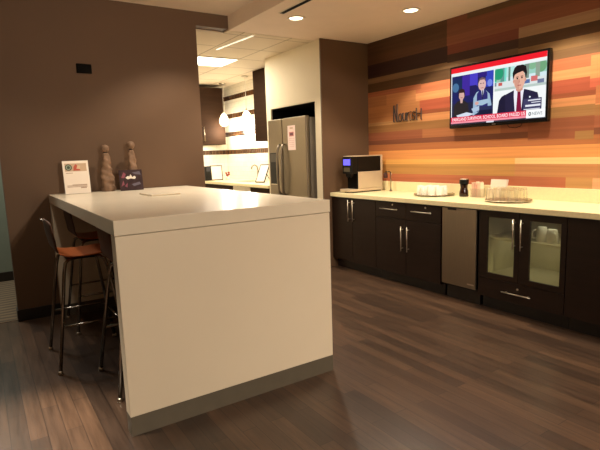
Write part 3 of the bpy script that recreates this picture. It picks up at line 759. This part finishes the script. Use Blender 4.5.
# left picture: studio
LX[0] = 1.125
Rr(.01, .435, .14, .87, (30, 34, 92)); Rr(.01, .12, .2, .42, (26, 46, 86)); Rr(.12, .2, .15, .5, (62, 40, 150)); Rr(.36, .435, .14, .4, (52, 66, 180)); Rr(.2, .28, .14, .36, (70, 60, 190)); Rr(.28, .37, .14, .22, (44, 30, 120))
El(.05, .34, .035, .08, (70, 110, 150)); El(.4, .34, .025, .06, (110, 130, 220)); Rr(.01, .435, .62, .87, (34, 36, 66)); Rr(.2, .27, .34, .52, (34, 30, 84))
P_([(.235, .87), (.24, .56), (.27, .47), (.31, .44), (.36, .45), (.40, .52), (.42, .7), (.41, .78), (.30, .8)], (150, 176, 200))   # shirt
P_([(.275, .8), (.275, .5), (.30, .44), (.355, .44), (.38, .5), (.385, .8)], (44, 42, 108)); P_([(.318, .44), (.345, .44), (.335, .56), (.328, .56)], (224, 228, 240)); P_([(.326, .45), (.338, .45), (.337, .6), (.328, .6)], (30, 30, 70))
P_([(.25, .62), (.39, .60), (.40, .66), (.33, .7), (.26, .69)], (158, 184, 206)); El(.275, .655, .02, .03, (210, 160, 150), 10)
El(.325, .345, .038, .105, (214, 176, 170)); P_([(.287, .32), (.295, .25), (.325, .225), (.355, .25), (.363, .32), (.345, .27), (.305, .27)], (110, 84, 90)); Rr(.31, .34, .40, .412, (170, 110, 110)); Rr(.305, .32, .325, .337, (80, 60, 70)); Rr(.33, .345, .325, .337, (80, 60, 70))
P_([(.03, .87), (.035, .66), (.07, .58), (.14, .57), (.185, .64), (.2, .87)], (44, 38, 40)); El(.115, .47, .032, .095, (206, 166, 156)); P_([(.08, .46), (.085, .39), (.115, .365), (.145, .39), (.152, .47), (.15, .56), (.14, .44), (.09, .44), (.085, .55)], (52, 34, 32)); P_([(.1, .55), (.13, .55), (.125, .62), (.105, .62)], (206, 166, 156)); Rr(.103, .127, .52, .53, (150, 80, 80))
P_([(.06, .83), (.17, .79), (.25, .83), (.17, .87), (.08, .87)], (206, 216, 232)); P_([(.22, .74), (.3, .7), (.3, .78), (.24, .8)], (170, 190, 214)); Rr(.3, .435, .72, .78, (40, 44, 84)); Rr(.30, .42, .78, .87, (26, 28, 56))
Rr(.436, .446, .1, .87, (240, 244, 246))
LX[0] = 1.0
# bars
Rr(0, 1, 0, .085, (232, 30, 44)); Rr(0, 1, .085, .14, (226, 232, 236)); Rr(.45, 1, .085, .12, (236, 236, 236))
Rr(.0, .825, .86, .945, (222, 44, 76)); Rr(0, .825, .945, .975, (240, 150, 164)); Rr(0, 1, .975, 1, (40, 40, 52)); Rr(.42, .5, .975, 1, (214, 220, 228))
Tx('PARKLAND SURVIVOR: SCHOOL BOARD FAILED US', .015, .932, .80, .058, (252, 240, 242), .012)
Rr(.825, 1, .855, .985, (246, 248, 248))
El(.86, .92, .013, .03, (70, 76, 80)); El(.86, .92, .006, .014, (246, 248, 248), 10); Tx('NEWS', .88, .942, .095, .05, (120, 128, 134), .01)
loc(smb, tv).build('screen', scols, tv)

# ------------------------------------------------------------------ mural lettering
ws = thing('wall_sign', 'dark metal hand-lettered word on the striped wall left of the television', 'sign', (XM, 4.10, 1.735))
def letter(nm, y, strokes, r=.0075, z0=0):
    y -= .03
    mb = MB()
    for s_ in strokes:
        pts = [(-.016, -a, b + z0) for a, b in s_]
        mb.tube(pts, r, 6)
        mb.tube([(-.016, -s_[0][0], s_[0][1] + z0), (-.0005, -s_[0][0], s_[0][1] + z0)], r * .7, 6)
    o = mb.build(nm, M['sign_metal'], ws)
    o.location = (0, y - 4.10, 0)
def circ(cx, cz, rx, rz, a0=0, a1=2 * PI, n=14): return [(cx + rx * math.cos(a0 + (a1 - a0) * i / n), cz + rz * math.sin(a0 + (a1 - a0) * i / n)) for i in range(n + 1)]
letter('letter', 4.342, [[(0, 0), (.0, .185)], [(0, .185), (.052, .0)], [(.052, 0), (.056, .2)]])
letter('letter', 4.262, [circ(.027, .043, .026, .043)])
letter('letter', 4.195, [[(0, .09), (.002, .03), (.014, .004), (.034, .006), (.046, .03), (.048, .09)], [(.048, .09), (.052, 0)]])
letter('letter', 4.128, [[(0, 0), (.0, .092)], [(0, .06), (.016, .086), (.034, .088)], ])
letter('letter', 4.08, [[(0, 0), (.0, .075)], [(0, .096), (.0, .102)]])
letter('letter', 4.055, [[(.05, .082), (.03, .094), (.008, .082), (.008, .06), (.03, .046), (.048, .03), (.042, .008), (.02, 0), (0, .012)]])
letter('letter', 3.985, [[(0, 0), (.0, .13)], [(0, .06), (.03, .07), (.075, .06)], [(.07, 0), (.072, .12)]])

# ------------------------------------------------------------------ ceiling fittings
sl = tag(MB().box(-.026, .026, -.9, .9, -.004, -.0005).build('slot_diffuser', M['black_matte']), 'long black linear air slot in the white lower ceiling', 'air vent')
sl.location = (2.555, 3.22, ZC)
for e in (-.03, .03): MB().box(e - .005, e + .005, -.9, .9, -.006, -.0005).build('slot_trim', M['can_white'], sl)
def downlight(label, x, y):
    t = thing('ceiling_downlight', label, 'ceiling light', (x, y, ZC), 0, 'round ceiling downlights')
    MB().lathe([(.066, -.0005), (.072, -.008), (.09, -.007), (.094, -.0005)], 32).build('trim_ring', M['can_white'], t, smooth=True)
    MB().lathe([(0, -.002), (.064, -.002), (.065, -.0005), (0, -.0005)], 32).build('lens', M['lens'], t)
downlight('lit round downlight in the lower ceiling above the kitchen opening', 2.772, 4.20)
downlight('lit round downlight in the ceiling close to the striped wall', 3.611, 3.487)
# kitchen ceiling panel and a glowing strip put in for a tee-bar highlight
tp = thing('ceiling_panel_light', 'square glowing fluorescent panel in the kitchen tile ceiling', 'ceiling light', (2.8725, 6.55, ZT))
MB().box(-.285, .285, -.285, .285, -.008, -.001).build('diffuser', M['troffer'], tp)
fr = MB()
fr.box(-.302, -.286, -.302, .302, -.012, -.0005).box(.286, .302, -.302, .302, -.012, -.0005).box(-.286, .286, -.302, -.286, -.012, -.0005).box(-.286, .286, .286, .302, -.012, -.0005)
fr.build('frame', M['can_white'], tp)
so = MB().prism([(2.70, 4.98), (2.725, 4.98), (2.65, 5.80), (2.625, 5.80)], ZT - .008, ZT - .0005).build('ceiling_highlight', M['strip_highlight'])
tag(so, 'thin painted highlight strip on the kitchen tile ceiling near the brown header', 'ceiling light')

def pendant(label, x, y, zc, r):
    t = thing('pendant_lamp', label, 'pendant lamp', (x, y, ZT), 0, 'kitchen pendants')
    d = ZT - zc; h = r * 1.45
    MB().lathe([(0, -.02), (.05, -.02), (.055, -.012), (.055, -.0005), (0, -.0005)], 20).build('canopy', M['nickel'], t, smooth=True)
    MB().tube([(0, 0, -.02), (0, 0, -d + h * 1.05)], .004, 6).build('cord', M['nickel'], t)
    prof = []
    for i in range(17):
        a = PI * i / 16; z = -math.cos(a) * h
        prof.append((max(.001, r * math.sin(a) * (1 - .28 * math.cos(a) * -1 * -1 if False else (1 - .25 * (z / h)))), -d + z))
    MB().lathe(prof, 28).build('lamp_shade', M['globe'], t, smooth=True)
    MB().lathe([(.012, -d + h * .98), (.018, -d + h), (.016, -d + h * 1.2), (.004, -d + h * 1.24)], 14).build('socket', M['nickel'], t, smooth=True)
pendant('glowing white pendant lamp farther from the fridge, beside the far cabinet', 3.89, 8.40, 2.06, .085)
pendant('glowing white pendant lamp nearer the fridge, in front of the tiled wall', 3.90, 7.52, 2.03, .085)

# ------------------------------------------------------------------ kitchen
ZK = .965
kt = thing('kitchen_counter', 'cream kitchen counter top along the tiled wall beyond the fridge', 'counter', (3.81, 7.5, ZK - .045))
loc(MB().box(3.47, 4.148, 6.125, 8.897, ZK - .045, ZK), kt).build('slab', M['quartz'], kt, bevel=.003)
loc(MB().box(3.72, 4.08, 7.2, 7.75, ZK + .0003, ZK + .001), kt).build('sink_rim', M['steel'], kt)
def kbase(label, y0, y1, door_m, n):
    t = thing('kitchen_base_cabinet', label, 'cabinet', (3.5, (y0 + y1) / 2, 0))
    loc(MB().box(3.525, 4.147, y0, y1, .1, ZK - .046), t).build('carcass', M['kitchen_wood'], t)
    loc(MB().box(3.58, 4.147, y0, y1, 0, .0995), t).build('toe_kick', M['espresso_d'], t)
    w = (y1 - y0) / n
    for i in range(n):
        d = loc(MB().box(3.505, 3.524, y0 + i * w + .002, y0 + (i + 1) * w - .002, .11, ZK - .05), t).build('door', door_m, t)
        loc(bar_handle(t, 3.505, (y0 + (i + .25) * w, .84), (y0 + (i + .75) * w, .84)), t).build('handle', M['nickel'], d, smooth=True)
    return t
kbase('brown kitchen base cabinet next to the fridge wall', 6.13, 6.75, M['kitchen_wood'], 1)
dw = thing('dishwasher', 'pale steel dishwasher front under the kitchen counter', 'dishwasher', (3.5, 7.055, 0))
loc(MB().box(3.525, 4.147, 6.755, 7.355, .1, ZK - .047), dw).build('body', M['steel_side'], dw)
loc(MB().box(3.502, 3.524, 6.758, 7.352, .11, ZK - .055), dw).build('door', mat('pale steel', (214, 206, 190), .35, .4), dw)
loc(MB().box(3.58, 4.1, 6.76, 7.35, 0, .0995), dw).build('toe_kick', M['espresso_d'], dw)
kbase('brown kitchen base cabinet at the far end of the counter', 7.36, 8.89, M['kitchen_wood'], 2)
# upper cabinets
uc = thing('wall_cabinet', 'dark wall cabinet beside the cream fridge wall', 'cabinet', (3.80, 6.6, 1.62))
loc(MB().box(3.82, 4.149, 6.125, 7.06, 1.62, ZT - .002), uc).build('carcass', M['kitchen_wood'], uc)
for a, b in ((6.127, 6.591), (6.594, 7.058)): loc(MB().box(3.80, 3.8195, a, b, 1.622, ZT - .004), uc).build('door', M['kitchen_wood'], uc, bevel=.001)
uf = thing('wall_cabinet', 'dark wall cabinet on the far kitchen wall behind the pendant lamps', 'cabinet', (3.0, 8.58, 1.62))
loc(MB().box(2.1, 3.99, 8.60, 8.899, 1.62, 2.655), uf).build('carcass', M['kitchen_wood'], uf)
for i in range(4):
    a = 2.102 + i * .472
    d = loc(MB().box(a, a + .4685, 8.58, 8.5995, 1.622, 2.653), uf).build('door', M['kitchen_wood'], uf, bevel=.001)
    hx = a + .04
    loc(MB().tube([(hx, 8.55, 1.68), (hx, 8.55, 1.95)], .006, 8).tube([(hx, 8.58, 1.70), (hx, 8.55, 1.70)], .005, 6).tube([(hx, 8.58, 1.93), (hx, 8.55, 1.93)], .005, 6), uf).build('handle', M['nickel'], d, smooth=True)
# fridge
FX = 3.40
fr_ = thing('refrigerator', 'tall stainless side-by-side fridge standing in the dark alcove', 'fridge', (FX, 5.47, 0))
fy0, fy1, fm, fz = 5.02, 5.945, 5.577, 1.862
loc(MB().box(FX + .066, 4.22, fy0 + .006, fy1 - .006, .02, fz - .02), fr_).build('body', M['steel_side'], fr_, bevel=.004)
loc(MB().box(FX + .03, FX + .2, fy0 + .03, fy1 - .03, 0, .0195), fr_).build('foot', M['black'], fr_)
d1 = loc(MB().box(FX, FX + .064, fy0, fm - .004, .06, fz), fr_).build('door', M['steel'], fr_, bevel=.014, seg=3)
d2 = loc(MB().box(FX, FX + .064, fm + .004, fy1, .06, fz), fr_).build('door', M['steel'], fr_, bevel=.014, seg=3)
for d, yy in ((d2, fm + .05), (d1, fm - .055)):
    loc(MB().tube([(FX - .001, yy, 1.53), (FX - .03, yy, 1.515), (FX - .052, yy, 1.46), (FX - .062, yy, 1.3), (FX - .064, yy, 1.2), (FX - .062, yy, 1.08), (FX - .05, yy, .93), (FX - .03, yy, .885), (FX - .001, yy, .87)], .014, 10), fr_).build('handle', M['steel'], d, smooth=True)
dsp = loc(MB().box(FX - .006, FX - .0005, 5.70, 5.905, .985, 1.424), fr_).build('ice_dispenser', M['black'], d2, bevel=.004)
loc(MB().box(FX - .008, FX - .0062, 5.72, 5.885, 1.30, 1.41), fr_).build('dispenser_panel', mat('dispenser grey', (60, 54, 48), .3), d2)
loc(MB().box(FX - .01, FX - .0062, 5.715, 5.89, .99, 1.005), fr_).build('dispenser_tray', M['nickel'], d2)
nb = thing('posted_notice', 'pink and white paper notice taped to the right fridge door', 'notice', (FX - .0006, 5.345, 1.605))
def nf(u, v, d=0): return (-d, .09 - u * .18, -.155 + v * .31)
mb = MB(); slab(mb, nf, 0, 1, 0, 1, .0002, .001); slab(mb, nf, .2, .8, .56, .74, .001, .0016, 1); slab(mb, nf, .3, .72, .6, .7, .0016, .002, 2); slab(mb, nf, .3, .7, .86, .93, .001, .0016, 3)
for v in (.46, .38, .3, .22, .14): slab(mb, nf, .16, .84, v, v + .022, .001, .0014, 4)
mb.build('sheet', [mat('pale pink paper', (246, 222, 218), .6), mat('notice pink block', (206, 130, 130), .6), mat('notice dark', (110, 60, 70), .6), mat('notice tan', (210, 180, 160), .6), mat('notice lines', (226, 190, 190), .6)], nb)
# frames and small things on the kitchen counter
pf = thing('tablet_frame', 'black framed white screen leaning at the far left of the kitchen counter', 'frame', (3.715, 8.45, ZK), 0)
f = board(.235, .275, .12)
mb = MB(); slab(mb, f, 0, 1, 0, 1, -.012, 0); mb.build('frame', M['black'], pf)
mb = MB(); slab(mb, f, .07, .93, .06, .94, 0, .001); mb.build('screen', M['paper'], pf)
MB().prism([(.006, .002), (.09, .002), (.036, .2)], -.03, .03, 'yz').build('easel_back', M['black'], pf)
bx = thing('speaker_box', 'small black appliance beside the framed screen at the far kitchen wall', 'appliance', (3.545, 8.5, ZK))
MB().box(-.062, .055, -.06, .06, 0, .265).build('body', M['black'], bx, bevel=.01)
MB().box(-.04, .035, -.0635, -.0605, .17, .25).build('screen', mat('grey screen', (60, 62, 70), .2), bx)
pf2 = thing('tablet_frame', 'thin black framed white sheet leaning beside the fridge wall', 'frame', (3.74, 6.87, ZK), 0)
def f2(u, v, d=0):
    c, s = math.cos(.5), math.sin(.5)
    q = .38
    base = Vector(((u - .5) * .19 * math.sin(q), -(u - .5) * .19 * math.cos(q), 0)); nrm = Vector((-math.cos(q), -math.sin(q), 0))
    return tuple(base + nrm * (-v * .32 * s + d * c) + Vector((0, 0, v * .32 * c + d * s + .0055)))
mb = MB(); slab(mb, f2, 0, 1, 0, 1, -.01, 0); mb.build('frame', M['black'], pf2)
mb = MB(); slab(mb, f2, .08, .92, .05, .95, 0, .001); mb.build('sheet', M['paper'], pf2)
mb = MB(); mb.tube([f2(.5, .75, -.012), (.23, .05, .004)], .006, 8); mb.build('strut', M['black'], pf2)
kf = thing('kitchen_faucet', 'chrome gooseneck faucet at the kitchen sink', 'faucet', (4.04, 7.47, ZK + .0012))
MB().tube([(0, 0, 0), (0, 0, .2), (-.015, 0, .25), (-.06, 0, .27), (-.105, 0, .25), (-.12, 0, .2)], .011, 10).build('spout', M['chrome'], kf, smooth=True)
MB().tube([(0, -.015, .05), (0, -.08, .085)], .007, 8).build('lever', M['chrome'], kf, smooth=True)
rp_ = thing('flower_pot', 'small red flower in a pot beside the framed screen on the kitchen counter', 'plant', (3.905, 8.42, ZK))
MB().lathe([(0, 0), (.03, 0), (.04, .06), (.036, .06), (.03, .05), (0, .05)], 16).build('pot', M['porcelain'], rp_, smooth=True)
mb = MB(); random.seed(5)
for i in range(12):
    a = random.random() * 6.28; r = random.uniform(.01, .045); z = random.uniform(.08, .14)
    mb.lathe([(0, -.016), (.014, -.006), (.017, .004), (.009, .013), (0, .015)], 8, c=(r * math.cos(a), r * math.sin(a), z)); mb.tube([(0, 0, .05), (r * math.cos(a), r * math.sin(a), z - .012)], .0025, 5)
mb.build('flower', mat('red flower', (150, 50, 40), .6, var=.3), rp_, smooth=True)

# ------------------------------------------------------------------ light
WARM = (1.0, .87, .69)
def spot(x, y, z, p, ang=110, blend=.35, col=WARM, size=.05, tgt=None):
    d = bpy.data.lights.new('spot', 'SPOT'); d.energy = p; d.color = col; d.spot_size = math.radians(ang); d.spot_blend = blend; d.shadow_soft_size = size
    o = bpy.data.objects.new('downlight_lamp', d); COL.objects.link(o); o.location = (x, y, z)
    if tgt: o.rotation_euler = (Vector(tgt) - Vector((x, y, z))).to_track_quat('-Z', 'Y').to_euler()
    return o
def point(x, y, z, p, col=WARM, size=.08):
    d = bpy.data.lights.new('bulb_or_fill', 'POINT'); d.energy = p; d.color = col; d.shadow_soft_size = size
    o = bpy.data.objects.new('lamp_bulb_or_fill', d); COL.objects.link(o); o.location = (x, y, z); return o
def area(x, y, z, p, sx, sy, col=WARM, rot=(0, 0, 0)):
    d = bpy.data.lights.new('area', 'AREA'); d.energy = p; d.color = col; d.shape = 'RECTANGLE'; d.size = sx; d.size_y = sy
    o = bpy.data.objects.new('panel_or_fill_lamp', d); COL.objects.link(o); o.location = (x, y, z); o.rotation_euler = rot; return o
K = 1.0
for y, p in ((3.487, 52), (2.25, 50), (1.0, 46), (-.3, 44)): spot(3.611, y, ZC - .012, p * K, 112, .3)
for y, p in ((4.20, 78), (1.0, 26), (-.8, 40)): spot(2.772, y, ZC - .012, p * K, 118, .5)
spot(1.75, 4.15, ZH - .01, 60 * K, 112, .5)
spot(-.02, 2.64, ZH - .01, 560 * K, 32, .95)
spot(.30, 3.95, ZH - .01, 26 * K, 100, .6)
spot(1.95, -4.3, ZH - .01, 470 * K, 75, .6, tgt=(1.2, 2.4, .7))
point(1.5, -2.6, 2.2, 55 * K)  # unseen fill added behind the camera, brightens ceiling and island front
point(3.89, 8.40, 1.86, 12 * K); point(3.90, 7.52, 1.83, 12 * K)
area(2.87, 6.55, ZT - .02, 18 * K, .57, .57, (1, .9, .74))
area(2.87, 7.9, ZT - .02, 6 * K, .57, .57, (1, .9, .74))
area(3.98, 6.6, 1.61, 3 * K, .1, .8, (1, .9, .74))  # added lamp under the wall cabinet, no fitting, brightens the tile
area(3.0, 8.75, 1.61, 4 * K, 1.6, .1, (1, .9, .74))  # added likewise under the far cabinet to brighten its tile
area(3.95, 2.29, .618, .16, .2, .6, (1, .92, .76))  # added lamp below the shelf, brightens the glass cabinet interior
area(3.70, 2.07, .852, .10, .1, .2, (1, .92, .76))  # added lamp above the shelf, brightens the mugs
area(-.4, 6.0, ZH - .02, 24, .5, .5, (1, .97, .86))
w = bpy.data.worlds.new('World'); SC.world = w; w.use_nodes = True
w.node_tree.nodes['Background'].inputs[0].default_value = (.5, .36, .24, 1); w.node_tree.nodes['Background'].inputs[1].default_value = .05

# ------------------------------------------------------------------ camera
f_, pit, yaw, rol, h_ = 489.403, math.radians(8.276), math.radians(33.092), math.radians(-1.911), 1.4
fw = Vector((math.sin(yaw) * math.cos(pit), math.cos(yaw) * math.cos(pit), -math.sin(pit)))
rt = Vector((math.cos(yaw), -math.sin(yaw), 0)); up = rt.cross(fw)
r2 = rt * math.cos(rol) + up * math.sin(rol); u2 = up * math.cos(rol) - rt * math.sin(rol)
cam = bpy.data.cameras.new('camera'); cam.sensor_width = 36; cam.lens = f_ * 36 / 600; cam.clip_start = .05
co = bpy.data.objects.new('camera', cam); COL.objects.link(co)
co.matrix_world = Matrix(((r2.x, u2.x, -fw.x, 0), (r2.y, u2.y, -fw.y, 0), (r2.z, u2.z, -fw.z, h_), (0, 0, 0, 1)))
SC.camera = co
SC.view_settings.view_transform = 'Standard'
SC.view_settings.look = 'None'
SC.view_settings.exposure = 1.0
SC.cycles.use_denoising = True
SC.cycles.max_bounces = 16
SC.cycles.transmission_bounces = 16
SC.cycles.transparent_max_bounces = 40
SC.cycles.sample_clamp_indirect = 6.0
